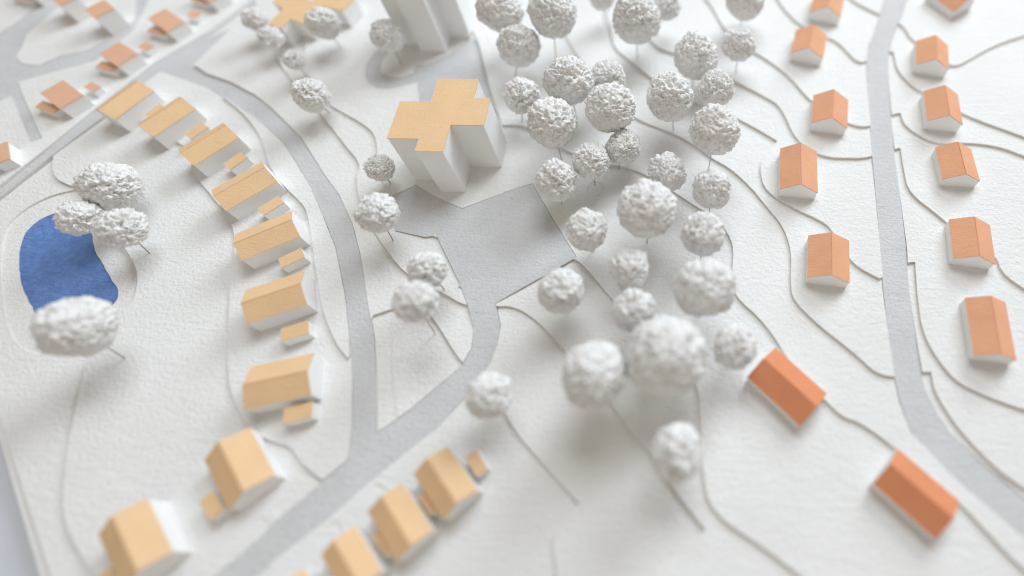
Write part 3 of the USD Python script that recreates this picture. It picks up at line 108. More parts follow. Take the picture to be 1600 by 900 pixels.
'roads': {"east":{"polys":[[[154.31,390.93],[140.89,346.44],[133.02,324.76],[124.54,302.6],[121.52,296.47],[119.18,282.81],[116.01,254.7],[113.96,228.85],[112.68,216.76],[111.35,197.09],[108.89,166.44],[107.2,146.3],[105.21,122.7],[104.06,101.23],[103.43,77.97],[104.17,64.57],[106.92,51.87],[113.04,44.66],[124.22,31.05],[135.48,20.86],[146.13,10.62],[166.35,-7.7],[176.7,6.93],[150.38,25.39],[145.07,31.04],[136.54,39.11],[127.31,48.26],[123.88,52.31],[119.66,62.96],[116.71,72.29],[116.76,85.47],[117.63,105.65],[118.52,123.1],[121.4,146.74],[123.61,177.48],[125.44,205.42],[126.22,217.23],[128.54,241.94],[131.25,268.92],[135.85,295.09],[138.39,302.97],[147.72,325.16],[156.98,347.04],[174.83,391.97]]],"ctrl":[[161.52,391.04,16.32],[142.9,322.98,14.88],[127.03,290.17,13.44],[123.35,260.36,12.64],[121.33,233.98,11.84],[119.18,210.99,10.4],[116.16,169.59,9.6],[112.6,133.17,8.64],[110.51,105.43,8.0],[109.85,77.86,7.04],[114.82,53.48,6.4],[132.31,29.98,6.08],[152.27,13.34,5.92],[169.06,-0.0,5.76]]},"west":{"polys":[[[-312.47,379.88],[-320.16,351.12],[-336.45,314.24],[-359.42,279.29],[-375.07,238.08],[-385.52,207.64],[-397.02,175.99],[-419.22,129.7],[-413.66,122.16],[-393.38,170.3],[-380.32,203.42],[-367.24,231.34],[-350.39,275.96],[-335.4,302.29],[-317.69,345.27],[-305.0,379.95]],[[-351.83,272.86],[-313.1,259.16],[-270.38,233.33],[-244.1,213.13],[-230.36,197.74],[-217.06,182.58],[-200.86,160.1],[-188.01,141.82],[-178.2,122.84],[-173.47,113.75],[-164.24,92.2],[-155.53,68.57],[-148.79,46.73],[-146.49,35.24],[-153.77,27.14],[-170.6,8.5],[-174.92,2.23],[-186.42,-10.36],[-197.67,-23.56],[-182.44,-23.21],[-173.77,-13.38],[-165.12,-5.38],[-147.57,10.96],[-135.81,24.2],[-112.86,47.03],[-109.73,49.93],[-100.75,63.23],[-95.59,70.87],[-91.14,80.23],[-89.67,89.78],[-90.04,99.55],[-94.17,110.52],[-91.57,126.19],[-110.05,125.74],[-115.55,119.56],[-112.98,118.52],[-107.5,107.57],[-103.03,97.67],[-101.94,87.0],[-104.94,78.4],[-116.18,66.47],[-124.95,56.77],[-129.8,52.6],[-136.99,46.74],[-143.87,68.84],[-152.29,92.42],[-160.2,109.27],[-164.27,118.15],[-173.72,138.67],[-183.7,156.61],[-197.57,175.89],[-212.61,191.73],[-234.88,217.26],[-263.47,241.55],[-278.38,252.41],[-299.33,263.55],[-318.51,270.81],[-332.59,279.53],[-330.03,288.94],[-322.69,309.97],[-321.77,318.13],[-332.78,306.32]],[[-165.75,174.31],[-153.78,182.06],[-144.15,176.43],[-134.5,171.43],[-123.71,167.02],[-111.3,173.51],[-98.0,180.64],[-86.99,185.56],[-71.16,160.54],[-55.62,137.99],[-74.52,124.54],[-94.17,110.52],[-105.13,108.97],[-112.98,118.52],[-124.03,134.87],[-133.8,149.56],[-139.48,148.26],[-157.62,152.1],[-162.94,162.23]],[[-448.41,231.05],[-434.76,247.66],[-398.5,210.03],[-393.67,213.16],[-432.93,253.36],[-438.06,260.11],[-429.71,265.08],[-399.53,281.42],[-390.48,310.85],[-392.7,327.97],[-399.7,353.11],[-409.01,352.71],[-394.67,322.99],[-402.08,305.7],[-411.19,290.39],[-425.38,284.77],[-434.66,275.13],[-446.33,276.55],[-454.45,282.45],[-456.52,291.86],[-461.13,304.73],[-457.0,337.43],[-457.81,350.64],[-471.73,350.08],[-477.18,314.25],[-491.18,281.5],[-463.73,241.48]]],"ctrl":[[-312.48,379.89,-0.32],[-319.24,348.93,-0.32],[-350.39,275.96,-0.4],[-372.97,234.35,-0.48],[-384.46,205.76,-0.96],[-395.39,173.38,-1.92],[-416.45,125.91,-2.56],[-323.94,287.22,-0.16],[-274.85,244.06,0.48],[-224.03,196.39,0.96],[-197.85,165.22,1.12],[-175.12,129.25,1.12],[-163.58,103.99,1.04],[-155.86,85.84,0.32],[-147.88,62.72,-0.32],[-144.52,42.64,-0.48],[-158.23,16.11,-0.8],[-176.09,-7.89,-1.6],[-190.09,-23.39,-2.08],[-123.56,51.6,-0.32],[-108.51,63.67,0.0],[-97.61,77.65,0.64],[-95.5,95.24,1.92],[-100.08,108.4,3.2],[-104.56,120.37,4.32],[-116.7,133.04,4.56],[-130.5,147.61,4.56],[-159.72,164.19,4.56],[-156.18,177.43,4.56],[-123.56,163.19,4.56],[-87.14,181.9,4.56],[-57.76,138.68,4.56],[-91.69,145.57,4.56],[-86.93,118.97,4.48],[-452.67,276.32,-0.32],[-396.79,213.96,-0.4],[-390.06,304.19,-0.32],[-401.25,284.47,-0.32],[-462.99,335.75,-0.32],[-135.4,51.32,-0.4]]},"forecourt":{"polys":[[[-209.55,293.69],[-211.6,284.85],[-212.44,279.3],[-210.52,269.16],[-205.66,261.72],[-198.67,257.95],[-191.52,257.63],[-185.02,259.59],[-174.97,264.01],[-170.56,252.15],[-161.93,233.31],[-138.49,228.84],[-115.28,232.29],[-121.1,245.58],[-126.84,259.99],[-140.01,295.09],[-144.07,303.92],[-149.9,306.3],[-159.21,291.2],[-171.07,281.46],[-179.76,278.7],[-179.26,272.1],[-187.31,267.66],[-194.98,267.96],[-201.99,273.05],[-203.8,283.3],[-201.48,291.48]]],"ctrl":[[-209.55,293.69,4.608],[-194.63,256.95,4.608],[-162.83,230.62,4.608],[-115.28,232.29,4.608],[-141.78,301.42,4.608],[-179.76,278.7,4.608]]}},
'patches': [{"poly":[[-147.29,104.88],[-141.94,87.34],[-138.8,77.63],[-136.08,69.87],[-133.3,62.64],[-129.04,52.55],[-125.77,55.24],[-121.76,59.51],[-115.93,66.26],[-111.33,71.7],[-106.3,77.93],[-120.55,96.24],[-128.03,104.3],[-136.23,110.16]],"z":0.0,"name":"seam"},{"poly":[[-112.46,45.87],[-108.52,45.97],[-106.14,45.19],[-103.99,43.58],[-100.08,42.43],[-94.39,41.75],[-89.54,40.84],[-85.54,39.71],[-82.55,37.82],[-80.59,35.18],[-79.87,32.28],[-80.39,29.11],[-82.44,25.08],[-86.03,20.17],[-89.76,15.72],[-95.59,9.72],[-109.34,15.25],[-116.85,18.79],[-122.69,22.18],[-127.13,24.29],[-131.72,25.52],[-129.62,29.09],[-124.81,34.17]],"z":0.0,"name":"plot"},{"poly":[[-134.86,22.12],[-132.39,22.94],[-126.99,21.08],[-117.83,16.79],[-110.92,12.29],[-103.94,5.24],[-110.99,-5.05],[-119.16,-2.86],[-125.78,-0.36],[-133.58,3.17],[-138.81,6.46],[-142.8,11.02],[-145.81,9.5]],"z":0.0,"name":"plot2"},{"poly":[[-172.66,23.42],[-176.61,12.52],[-170.95,8.03],[-167.2,9.93],[-163.16,14.08],[-154.78,24.62],[-164.82,28.81]],"z":-1.6,"name":"plot3"},{"poly":[[-189.36,255.97],[-175.16,261.65],[-171.77,253.66],[-168.9,247.48],[-163.68,236.96],[-180.91,235.28]],"z":4.64,"name":"path"}],
'houses': [{"id":"H2","color":"orange","x":81.05,"y":293.13,"z":12.8,"rot":-0.2238,"d":[19.92,22.24,6.63,6.41],"label":"small orange gabled house, second from the top left of the right-hand road"},{"id":"H3","color":"orange","x":88.4,"y":235.49,"z":11.2,"rot":-0.1586,"d":[20.61,22.83,6.47,6.97],"label":"small orange gabled house whose right side meets a terrace step running to the road"},{"id":"H4","color":"orange","x":65.84,"y":191.66,"z":9.6,"rot":-0.0774,"d":[20.4,29.07,6.33,6.4],"label":"long orange gabled house left of the right-hand road, narrower than its neighbours"},{"id":"H5","color":"orange","x":76.98,"y":135.92,"z":8.0,"rot":-0.1187,"d":[20.78,24.83,5.96,5.92],"label":"lowest orange gabled house of the row left of the right-hand road"},{"id":"R1","color":"orange","x":158.99,"y":283.43,"z":14.4,"rot":-0.186,"d":[19.8,22.34,7.01,6.36],"label":"small orange gabled house with a terrace step bending away from its right corner"},{"id":"R2","color":"orange","x":156.59,"y":238.92,"z":12.8,"rot":-0.1074,"d":[20.01,24.29,7.21,6.3],"label":"orange gabled house with an open dark slit along its ridge, right of the road"},{"id":"R3","color":"orange","x":157.2,"y":198.18,"z":11.2,"rot":-0.0333,"d":[20.19,22.93,5.71,5.92],"label":"tilted orange gabled house with a pale gap in its ridge, right of the road"},{"id":"R4","color":"orange","x":153.55,"y":147.59,"z":9.6,"rot":-0.1344,"d":[20.78,23.61,6.18,5.69],"label":"wide orange gabled house near the right edge, fourth down right of the road"},{"id":"R5","color":"orange","x":150.16,"y":99.02,"z":9.6,"rot":-0.0994,"d":[18.96,29.31,6.46,5.34],"label":"blurred long orange house near the right edge, lowest right of the road, left wall showing"},{"id":"B1","color":"orange","x":51.0,"y":70.17,"z":4.8,"rot":0.8075,"d":[19.53,30.83,6.37,5.31],"label":"rust-orange house with one pale roof slope, lying slantwise just right of the round trees"},{"id":"B2","color":"orange","x":102.1,"y":26.38,"z":4.8,"rot":0.8347,"d":[18.82,29.87,6.35,4.95],"label":"rust-orange house with one pale roof slope, alone in the lower right corner"},{"id":"Y1","color":"tan","x":-346.78,"y":236.66,"z":0.0,"rot":2.7154,"d":[17.35,26.57,10.05,3.99],"label":"tan-roofed house farthest up the curved row, beside the straight road"},{"id":"Y2","color":"tan","x":-314.45,"y":224.2,"z":0.0,"rot":2.5823,"d":[17.22,27.0,10.06,4.18],"label":"tan-roofed house second from the top of the curved row"},{"id":"Y3","color":"tan","x":-278.18,"y":203.09,"z":0.0,"rot":2.4927,"d":[17.38,26.95,11.23,4.14],"label":"tan-roofed house third from the top of the curved row, pale strip along its back"},{"id":"Y4","color":"tan","x":-245.66,"y":174.66,"z":0.0,"rot":2.3771,"d":[18.92,28.16,10.24,3.9],"label":"tan-roofed house fourth in the curved row with a dark slit along its ridge"},{"id":"Y5","color":"tan","x":-219.94,"y":143.21,"z":0.0,"rot":2.1382,"d":[18.23,28.49,10.23,3.65],"label":"tan-roofed house fifth in the curved row, just above the sharpest pair of garages"},{"id":"Y6","color":"tan","x":-201.19,"y":107.88,"z":0.0,"rot":1.9967,"d":[19.34,27.17,10.17,4.22],"label":"tan-roofed house sixth in the curved row, level with the bottom of the blue pond"},{"id":"Y7","color":"tan","x":-183.46,"y":66.76,"z":0.0,"rot":1.8419,"d":[19.87,27.51,9.14,4.09],"label":"tan-roofed house at the lower end of the curved row, nearest the road junction"},{"id":"Z1","color":"tan","x":-188.21,"y":29.64,"z":-1.6,"rot":0.7788,"d":[19.02,26.76,7.93,5.6],"label":"blurred tan-roofed house left of the bottom road, small garage at its lower left"},{"id":"Z2","color":"tan","x":-215.4,"y":0.52,"z":-1.6,"rot":0.821,"d":[17.75,27.01,10.74,5.2],"label":"most blurred tan-roofed house, in the lower left corner with a bright white right wall"},{"id":"X1","color":"tan","x":-96.89,"y":25.72,"z":0.0,"rot":0.7772,"d":[15.67,23.4,9.88,4.94],"label":"blurred tan-roofed house at the upper end of the row right of the bottom road"},{"id":"X2","color":"tan","x":-111.87,"y":10.73,"z":0.0,"rot":0.7724,"d":[15.29,24.09,9.94,4.0],"label":"blurred tan-roofed house in the middle of the row right of the bottom road"},{"id":"X3","color":"tan","x":-126.89,"y":-4.38,"z":0.0,"rot":0.7961,"d":[13.86,21.52,9.87,3.85],"label":"blurred tan-roofed house cut by the bottom edge, right of the bottom road"},{"id":"X4","color":"tan","x":-141.92,"y":-19.48,"z":0.0,"rot":0.7961,"d":[13.86,21.52,9.87,3.85],"label":"tan roof corner just peeking in at the bottom edge beside the bottom road"},{"id":"H1","color":"orange","x":97.07,"y":332.25,"z":14.4,"rot":-0.24,"d":[20.0,23.0,6.6,6.4],"label":"orange gabled house cut by the top edge, left of the right-hand road"},{"id":"R0","color":"orange","x":184.18,"y":341.37,"z":16.0,"rot":0.62,"d":[20.0,24.0,6.4,6.0],"label":"orange gabled house turned slantwise, cut by the top edge right of the right-hand road"}],
'garages': [{"id":"G1","color":"tan","x":-329.11,"y":232.41,"z":0.0,"rot":1.0915,"d":[9.95,5.0,6.0],"label":"small tan-topped garage half hidden between the top two houses of the curved row"},{"id":"G2","color":"tan","x":-295.88,"y":216.95,"z":0.0,"rot":1.0231,"d":[11.25,6.87,6.0],"label":"small tan-topped garage between the second and third houses of the curved row"},{"id":"G3","color":"tan","x":-262.67,"y":195.09,"z":0.0,"rot":0.9964,"d":[11.25,7.02,6.0],"label":"small tan-topped garage between the third and fourth houses of the curved row"},{"id":"G4","color":"tan","x":-229.34,"y":164.62,"z":0.0,"rot":0.8528,"d":[12.03,6.81,6.0],"label":"small tan-topped garage between the fourth and fifth houses of the curved row"},{"id":"G5","color":"tan","x":-205.41,"y":132.11,"z":0.0,"rot":0.6174,"d":[11.72,6.83,6.0],"label":"small tan-topped garage between the fifth and sixth houses of the curved row"},{"id":"G6","color":"tan","x":-188.33,"y":91.92,"z":0.0,"rot":0.3879,"d":[12.43,7.27,6.0],"label":"small tan-topped garage between the two lowest houses of the curved row"},{"id":"G7","color":"tan","x":-172.24,"y":53.31,"z":0.0,"rot":0.2701,"d":[12.16,7.25,6.0],"label":"small tan-topped garage below the last house of the curved row"},{"id":"G8","color":"tan","x":-194.92,"y":14.86,"z":-1.6,"rot":0.8212,"d":[5.83,10.67,6.0],"label":"blurred tan garage against the lower left side of the house left of the bottom road"},{"id":"G9","color":"tan","x":-223.06,"y":-13.21,"z":-1.6,"rot":0.9182,"d":[5.33,10.07,6.0],"label":"tan garage top cut by the bottom edge beside the lower left corner house"},{"id":"G10","color":"tan","x":-86.86,"y":34.03,"z":0.0,"rot":0.7358,"d":[5.26,10.29,6.0],"label":"small tan garage standing apart at the upper right end of the bottom row"},{"id":"G11","color":"tan","x":-103.45,"y":18.1,"z":0.0,"rot":0.797,"d":[4.6,10.37,6.0],"label":"deep tan garage roof wedged between the first two houses of the bottom row"},{"id":"G12","color":"tan","x":-117.9,"y":2.98,"z":0.0,"rot":0.8223,"d":[4.51,10.85,6.0],"label":"deep tan garage roof wedged between the second and third houses of the bottom row"},{"id":"FG1","color":"orange","x":-380.8,"y":252.31,"z":0.0,"rot":1.1124,"d":[5.36,9.46,4.4],"label":"tiny pale orange garage beside the lowest flat-roofed orange house"},{"id":"FG2","color":"orange","x":-366.68,"y":291.02,"z":0.0,"rot":1.0999,"d":[6.04,8.72,4.4],"label":"tiny pale orange garage beside the middle flat-roofed orange house"},{"id":"FG3","color":"orange","x":-350.02,"y":325.04,"z":0.0,"rot":1.2049,"d":[6.04,7.81,4.4],"label":"tiny pale orange garage beside the upper flat-roofed orange house"}],
'flats': [{"id":"F1","x":-390.33,"y":241.63,"z":0,"rot":1.0157,"d":[14.15,23.62,8.4],"label":"flat pale orange roofed house with a lower front annex, nearest the tan row","annex":[-398.05,234.17,1.2611,5.74,15.56,4.4]},{"id":"F2","x":-374.85,"y":278.63,"z":0,"rot":1.0438,"d":[14.0,21.42,8.4],"label":"flat pale orange roofed house with a lower annex, middle one along the straight road","annex":[-381.41,270.86,1.3014,6.22,14.29,4.4]},{"id":"F3","x":-360.42,"y":313.03,"z":0,"rot":0.9972,"d":[12.71,24.71,8.4],"label":"flat pale orange roofed house with a lower annex, upper one along the straight road","annex":[-366.09,306.72,1.2796,5.99,14.11,4.4]},{"id":"F4","x":-346.0,"y":345.36,"z":0,"rot":0.9897,"d":[12.81,24.0,8.4],"label":"flat-roofed house mostly above the frame, its annex left of the straight road","annex":[-352.11,340.97,1.1887,5.73,15.25,4.4]},{"id":"F5","x":-403.49,"y":315.96,"z":0,"rot":0.9346,"d":[13.21,15.18,14.0],"label":"taller pale orange flat-roofed block without annex, behind the middle house at the top left"},{"id":"F6","x":-435.75,"y":327.56,"z":0,"rot":0.9694,"d":[11.55,17.27,14.0],"label":"taller pale orange flat-roofed block cut by the top edge, upper left"},{"id":"F7","x":-474.65,"y":346.96,"z":0,"rot":1.0543,"d":[13.9,24.56,8.4],"label":"blurred orange house cut by the top edge, in the far upper left corner","annex":[-481.4,339.62,1.2636,6.32,15.15,4.4]},{"id":"F8","x":-400.32,"y":195.6,"z":0,"rot":0.6508,"d":[8.33,16.05,6.6],"label":"orange-roofed house cut by the left edge, above the blue pond"}],
'towers': [{"poly":[[-139.29,229.87],[-116.35,230.26],[-116.1,215.6],[-106.89,215.76],[-106.56,196.33],[-124.23,196.04],[-123.92,177.88],[-138.41,177.63],[-138.55,185.94],[-155.17,185.66],[-155.62,212.01],[-138.99,212.3]],"z0":4.8,"z1":41.24,"label":"tall white cross-shaped tower with a tan paper roof above the grey square"},{"poly":[[-180.56,344.65],[-154.04,344.65],[-154.04,326.69],[-148.9,326.69],[-148.9,307.09],[-162.44,307.09],[-162.44,292.65],[-180.56,292.65],[-180.56,299.02],[-193.99,299.02],[-193.99,325.02],[-180.56,325.02]],"z0":4.8,"z1":60.8,"label":"tall white cross-shaped tower block rising out of the top edge"},{"poly":[[-284.55,322.3],[-274.35,316.15],[-278.53,300.37],[-268.17,296.37],[-265.26,305.36],[-253.77,301.03],[-248.3,319.3],[-234.22,315.24],[-229.45,328.68],[-251.11,334.77],[-258.61,324.73],[-267.53,328.5],[-282.25,332.07]],"z0":1.6,"z1":18.2,"label":"lower cross-shaped block with a tan roof at the top edge, behind small trees"}],
'trees': [{"b":[-311.65,161.68,-1.6],"c":[-309.15,166.32,18.19],"r":12.6,"label":"largest tree of the three clustered at the upper shore of the blue pond"},{"b":[-314.91,147.2,-2.4],"c":[-314.91,146.6,17.92],"r":8.65,"label":"tree overlapping the upper edge of the blue pond, leftmost of its cluster"},{"b":[-289.24,136.65,-1.6],"c":[-287.57,140.08,19.08],"r":9.25,"label":"lowest tree of the pond cluster, its pin trunk showing to the lower right"},{"b":[-271.41,78.46,-1.6],"c":[-269.89,83.4,28.01],"r":12.61,"label":"big blurred tree covering the lower end of the blue pond"},{"b":[-122.1,94.62,1.6],"c":[-119.47,97.83,33.36],"r":9.04,"label":"front tree of the overlapping pair left of the square's access road"},{"b":[-122.17,117.67,3.2],"c":[-123.37,118.87,23.77],"r":8.75,"label":"rear tree of the overlapping pair left of the square's access road"},{"b":[-81.86,59.55,0.8],"c":[-81.86,58.95,22.62],"r":9.28,"label":"blurred tree right of the road fork, above the bottom tan houses"},{"b":[-157.01,145.97,3.2],"c":[-155.06,148.01,27.25],"r":9.59,"label":"round tree at the left tip of the grey square, pin trunk leaning right"},{"b":[-168.68,182.96,3.2],"c":[-168.23,183.38,19.03],"r":6.95,"label":"small dark crumbly tree left of the tan-topped tower's foot"},{"b":[-223.07,236.42,2.4],"c":[-224.5,235.04,20.39],"r":9.51,"label":"tree left of the tan-topped tower beside the curving road, terrace line behind it"},{"b":[-249.21,267.7,2.4],"c":[-249.15,267.75,17.48],"r":5.43,"label":"smallest tree, alone below the two trees at the low tan block"},{"b":[-272.85,289.05,1.6],"c":[-273.18,288.74,16.79],"r":6.61,"label":"small tree between the low tan block's left arm and the smallest tree"},{"b":[-291.15,304.28,1.6],"c":[-289.95,304.88,17.6],"r":6.72,"label":"blurred small tree beside the left arm of the low tan block"},{"b":[-235.0,294.4,4.8],"c":[-235.87,293.7,25.06],"r":9.83,"label":"tree standing in front of the low tan cross-shaped block's right side"},{"b":[-189.99,280.87,4.8],"c":[-189.39,280.87,27.49],"r":9.66,"label":"grey tree in front of the left wall of the top white tower"},{"b":[-116.19,293.61,6.4],"c":[-117.39,294.81,37.99],"r":13.44,"label":"shaggy tree cut by the top edge just right of the top white tower"},{"b":[-110.96,266.83,6.4],"c":[-102.91,269.9,31.6],"r":12.81,"label":"tree right of the top tower with a brown nick where it touches a bigger tree"},{"b":[-86.72,285.76,8.0],"c":[-82.16,287.07,43.56],"r":14.93,"label":"big tree cut by the top edge, with a long pin, above the brightest wood"},{"b":[-57.53,321.03,9.6],"c":[-56.5,321.21,31.26],"r":8.93,"label":"pale tree mostly above the top edge, only its underside and pin showing"},{"b":[-32.0,285.42,9.6],"c":[-31.42,285.48,41.73],"r":14.23,"label":"big tree at the top edge with a straight dark pin below its middle"},{"b":[-20.15,307.3,11.2],"c":[-13.78,307.58,34.87],"r":8.95,"label":"blurred tree right behind the big top-edge tree with the straight pin"},{"b":[37.51,314.78,12.8],"c":[37.73,314.75,35.9],"r":12.55,"label":"tree cut by the top edge, rightmost along the top near the orange houses"},{"b":[4.91,261.48,11.2],"c":[6.11,261.45,34.67],"r":13.38,"label":"big tree in the upper right wood, a smaller neighbour at its lower right"},{"b":[32.97,273.51,11.2],"c":[32.54,273.56,33.42],"r":9.96,"label":"small tree at the upper right border of the wood, nearest the orange houses"},{"b":[17.36,236.08,9.6],"c":[17.96,236.08,33.28],"r":10.08,"label":"small pale tree tucked between two bigger trees at the right side of the wood"},{"b":[-6.14,225.74,8.0],"c":[-8.19,225.67,36.66],"r":13.51,"label":"crisp tree in the upper middle of the wood with its short pin just touching ground"},{"b":[-66.63,233.92,8.0],"c":[-66.63,233.32,38.91],"r":13.15,"label":"crisp tree with a smooth pale right flank in the upper left of the wood"},{"b":[-47.25,246.05,8.0],"c":[-46.05,246.65,29.94],"r":9.34,"label":"small pale tree peeking out behind two crisp trees in the upper wood"},{"b":[-40.13,214.51,8.0],"c":[-40.73,213.31,38.67],"r":13.05,"label":"crisp tree in the upper wood just in front of the small pale one"},{"b":[-100.28,231.18,6.4],"c":[-96.16,232.88,26.7],"r":10.04,"label":"small tree beside the top right corner of the tan tower roof"},{"b":[-72.0,202.47,6.4],"c":[-71.9,202.5,38.02],"r":12.76,"label":"crisp tree right of the tan-topped tower, its pin standing at a terrace line"},{"b":[15.36,197.47,8.0],"c":[16.71,197.35,41.13],"r":13.21,"label":"crisp tree on the right border of the wood, long pin on a terrace line"},{"b":[-37.67,196.47,6.4],"c":[-33.47,197.18,24.97],"r":10.12,"label":"right one of two touching small trees below the crisp upper trees"},{"b":[-50.46,185.19,4.8],"c":[-49.85,185.35,27.23],"r":9.67,"label":"left one of two touching small trees, its pin just above a faint thread loop"},{"b":[-68.22,172.12,4.8],"c":[-67.4,172.43,26.44],"r":10.28,"label":"small tree just above the right corner of the grey square, pin clearly seen"},{"b":[-7.14,176.04,6.4],"c":[-8.34,177.24,29.99],"r":10.04,"label":"pale tree behind the biggest tree in the middle of the wood"},{"b":[15.48,167.1,6.4],"c":[15.48,166.5,30.33],"r":10.18,"label":"tree at the wood's right border below the one with the long pin"},{"b":[-18.29,147.84,4.8],"c":[-17.09,148.44,36.82],"r":13.62,"label":"big tree with a dark pit in its middle, centre of the wood"},{"b":[-46.65,142.28,4.8],"c":[-47.25,141.08,28.42],"r":10.05,"label":"spiky small tree right of the grey square's right side"},{"b":[11.05,138.66,4.8],"c":[11.11,138.66,31.74],"r":10.44,"label":"tree with a short dark pin, right of the big pitted tree"},{"b":[-23.49,119.64,4.8],"c":[-24.69,120.84,27.0],"r":9.45,"label":"small tree below the big pitted tree, paler and softer"},{"b":[11.51,107.38,4.8],"c":[11.51,106.78,36.69],"r":13.57,"label":"large soft tree at the right border beside the terrace line, lower wood"},{"b":[-56.7,106.92,3.2],"c":[-55.5,107.52,27.38],"r":10.29,"label":"tree at the lower right edge of the grey square"},{"b":[-19.76,99.23,4.8],"c":[-20.36,98.03,27.64],"r":9.72,"label":"small pale tree half hidden behind the largest blurred tree"},{"b":[-5.5,74.81,3.2],"c":[-4.9,74.81,35.6],"r":15.87,"label":"largest blurred tree in the lower middle of the wood"},{"b":[-34.0,65.05,3.2],"c":[-35.2,66.25,34.59],"r":13.36,"label":"large blurred tree left of the largest one, in the lower wood"},{"b":[25.6,83.05,4.8],"c":[25.6,82.45,26.55],"r":9.25,"label":"dark small tree touching the upper left corner of the rust-orange house"},{"b":[-0.64,36.36,3.2],"c":[0.56,36.96,27.38],"r":10.29,"label":"lowest blurred tree, alone below the wood beside a vertical terrace line"}],
}

TS = D['t']

# ------------------------------------------------------------------ helpers
used = {}
def path_for(name, parent=None):
    base = (parent.GetPath().pathString if parent else '/World') + '/'
    k = used.get(base + name, -1) + 1
    used[base + name] = k
    return base + (name if k == 0 else f'{name}_{k:03d}')
def obj(name, mesh, mat, parent=None, smooth=False):
    if isinstance(mesh, tuple): v, f = np.asarray(mesh[0], float), np.asarray(mesh[1])
    else: v, f = np.asarray(mesh.vertices), np.asarray(mesh.faces)
    return usdkit.mesh(stage, path_for(name, parent), trimesh.Trimesh(v * MM, f, process=False), M[mat] if isinstance(mat, str) else mat, smooth=smooth).GetPrim()
def tag(p, label=None, cat=None, group=None, kind=None):
    for k, v in (('label', label), ('category', cat), ('group', group), ('kind', kind)):
        if v: p.SetCustomDataByKey(k, v)
    return p
def thing(name, label, cat, loc, rot=0.0, group=None):
    x = UsdGeom.Xform.Define(stage, path_for(name))
    x.AddTranslateOp().Set(Gf.Vec3d(*[v * MM for v in loc]))
    if rot: x.AddRotateZOp().Set(math.degrees(rot))
    return tag(x.GetPrim(), label, cat, group)
def polys(g):
    if g.is_empty: return []
    return [p for p in (g.geoms if hasattr(g, 'geoms') else [g]) if p.geom_type == 'Polygon' and p.area > 1.0]
def fix(p):
    p = Polygon(p) if not hasattr(p, 'geom_type') else p
    return p if p.is_valid else p.buffer(0)
def wobble(g, amp=.12, wave=7.0, seed=0):
    """A knife-cut outline is never quite straight."""
    g = shapely.segmentize(g, 3.0)
    def f(a):
        q = np.c_[a[:, :2] / wave, np.full(len(a), seed * 3.7)]
        return a + np.c_[meshkit.fbm(q, 3, seed) - .5, meshkit.fbm(q + 31.7, 3, seed + 5) - .5] * 2 * amp
    return fix(shapely.transform(g, f))
def slab(g, z0, z1):
    parts = []
    for p in polys(g):
        m = trimesh.creation.extrude_polygon(p, z1 - z0, engine='earcut'); m.apply_translation((0, 0, z0)); parts.append(m)
    return trimesh.util.concatenate(parts)
def bevel_box(w, d, h, b=.12, taper=0):
    import manifold3d as m3
    pts = []
    for sx in (-1, 1):
        for sy in (-1, 1):
            for (ox, oy, oz) in ((b, 0, 0), (0, b, 0), (0, 0, b)):
                pts.append((sx * (w / 2 - ox), sy * (d / 2 - oy), h - oz))
            pts.append((sx * w / 2, sy * d / 2, 0))
    return trimesh.convex.convex_hull(np.array(pts))

# ------------------------------------------------------------------ the setting: table, base board, terraces, roads, pond
road_poly = {n: wobble(unary_union([fix(p) for p in r['polys']]).buffer(.4).buffer(-.8).buffer(.4), .10, 9, 3) for n, r in D['roads'].items()}
all_roads = unary_union(list(road_poly.values()))
ring = fix(D['ring']); pond_hole = fix(D['pond'])
TABLE = -3 * TS - 6
tm = trimesh.creation.box((1600, 1400, 10)); tm.apply_translation((-150, 200, TABLE - 5))
tag(obj('table_top', tm, 'table'), 'pale blue-grey table top under the model, seen at the lower left corner', kind='structure')
base_out = fix(D['base'])
tag(obj('base_board', slab(base_out.difference(all_roads.buffer(-1.0)), TABLE, -3 * TS), 'base'), 'thick white base board of the model, its bare rim along the lower left', kind='structure')
LAYER_LABEL = {-2: 'lowest white card terrace around the pond at the far left', -1: 'white card terrace of the open lawn between pond and curved tan row', 0: 'white card terrace carrying the curved tan-roofed row',
 1: 'white card terrace along the road below the grey square', 2: 'white card terrace whose edge passes the foot of the grey square', 3: 'white card terrace carrying the tan-topped tower',
 4: 'white card terrace through the middle of the wood down to the rust-orange houses', 5: 'white card terrace edging the wood on the right', 6: 'white card terrace below the lowest house left of the right-hand road',
 7: 'white card terrace behind the long orange house', 8: 'white card terrace at the third orange house', 9: 'white card terrace at the top right', 10: 'highest white card terrace in the top right corner'}
for k in sorted(int(q) for q in D['layers']):
    g = fix(D['layers'][str(k)])
    g = g.difference(all_roads.buffer(.15))
    if k == -2: g = g.difference(ring)
    g = wobble(g, .16, 6, k + 7)
    tag(obj('terrain_terrace', slab(g, (k - 1) * TS - (.35 * TS if k > -2 else 0.0) + (0.01 if k == -2 else 0), k * TS), 'card'), LAYER_LABEL[k], kind='structure')
for p in D['patches']:
    g = wobble(fix(p['poly']).difference(all_roads.buffer(.2)), .1, 6, 41)
    tag(obj('card_patch', slab(g, p['z'] - .4, p['z'] + .38), 'card'), {'seam': 'thin card tongue between the two roads above their fork', 'plot': 'thin card plot under the first house of the bottom row', 'plot2': 'thin card plot under the second house of the bottom row',
         'plot3': 'thin card plot right of the house left of the bottom road', 'path': 'thin white card path left of the tan tower roof'}[p['name']], kind='structure')
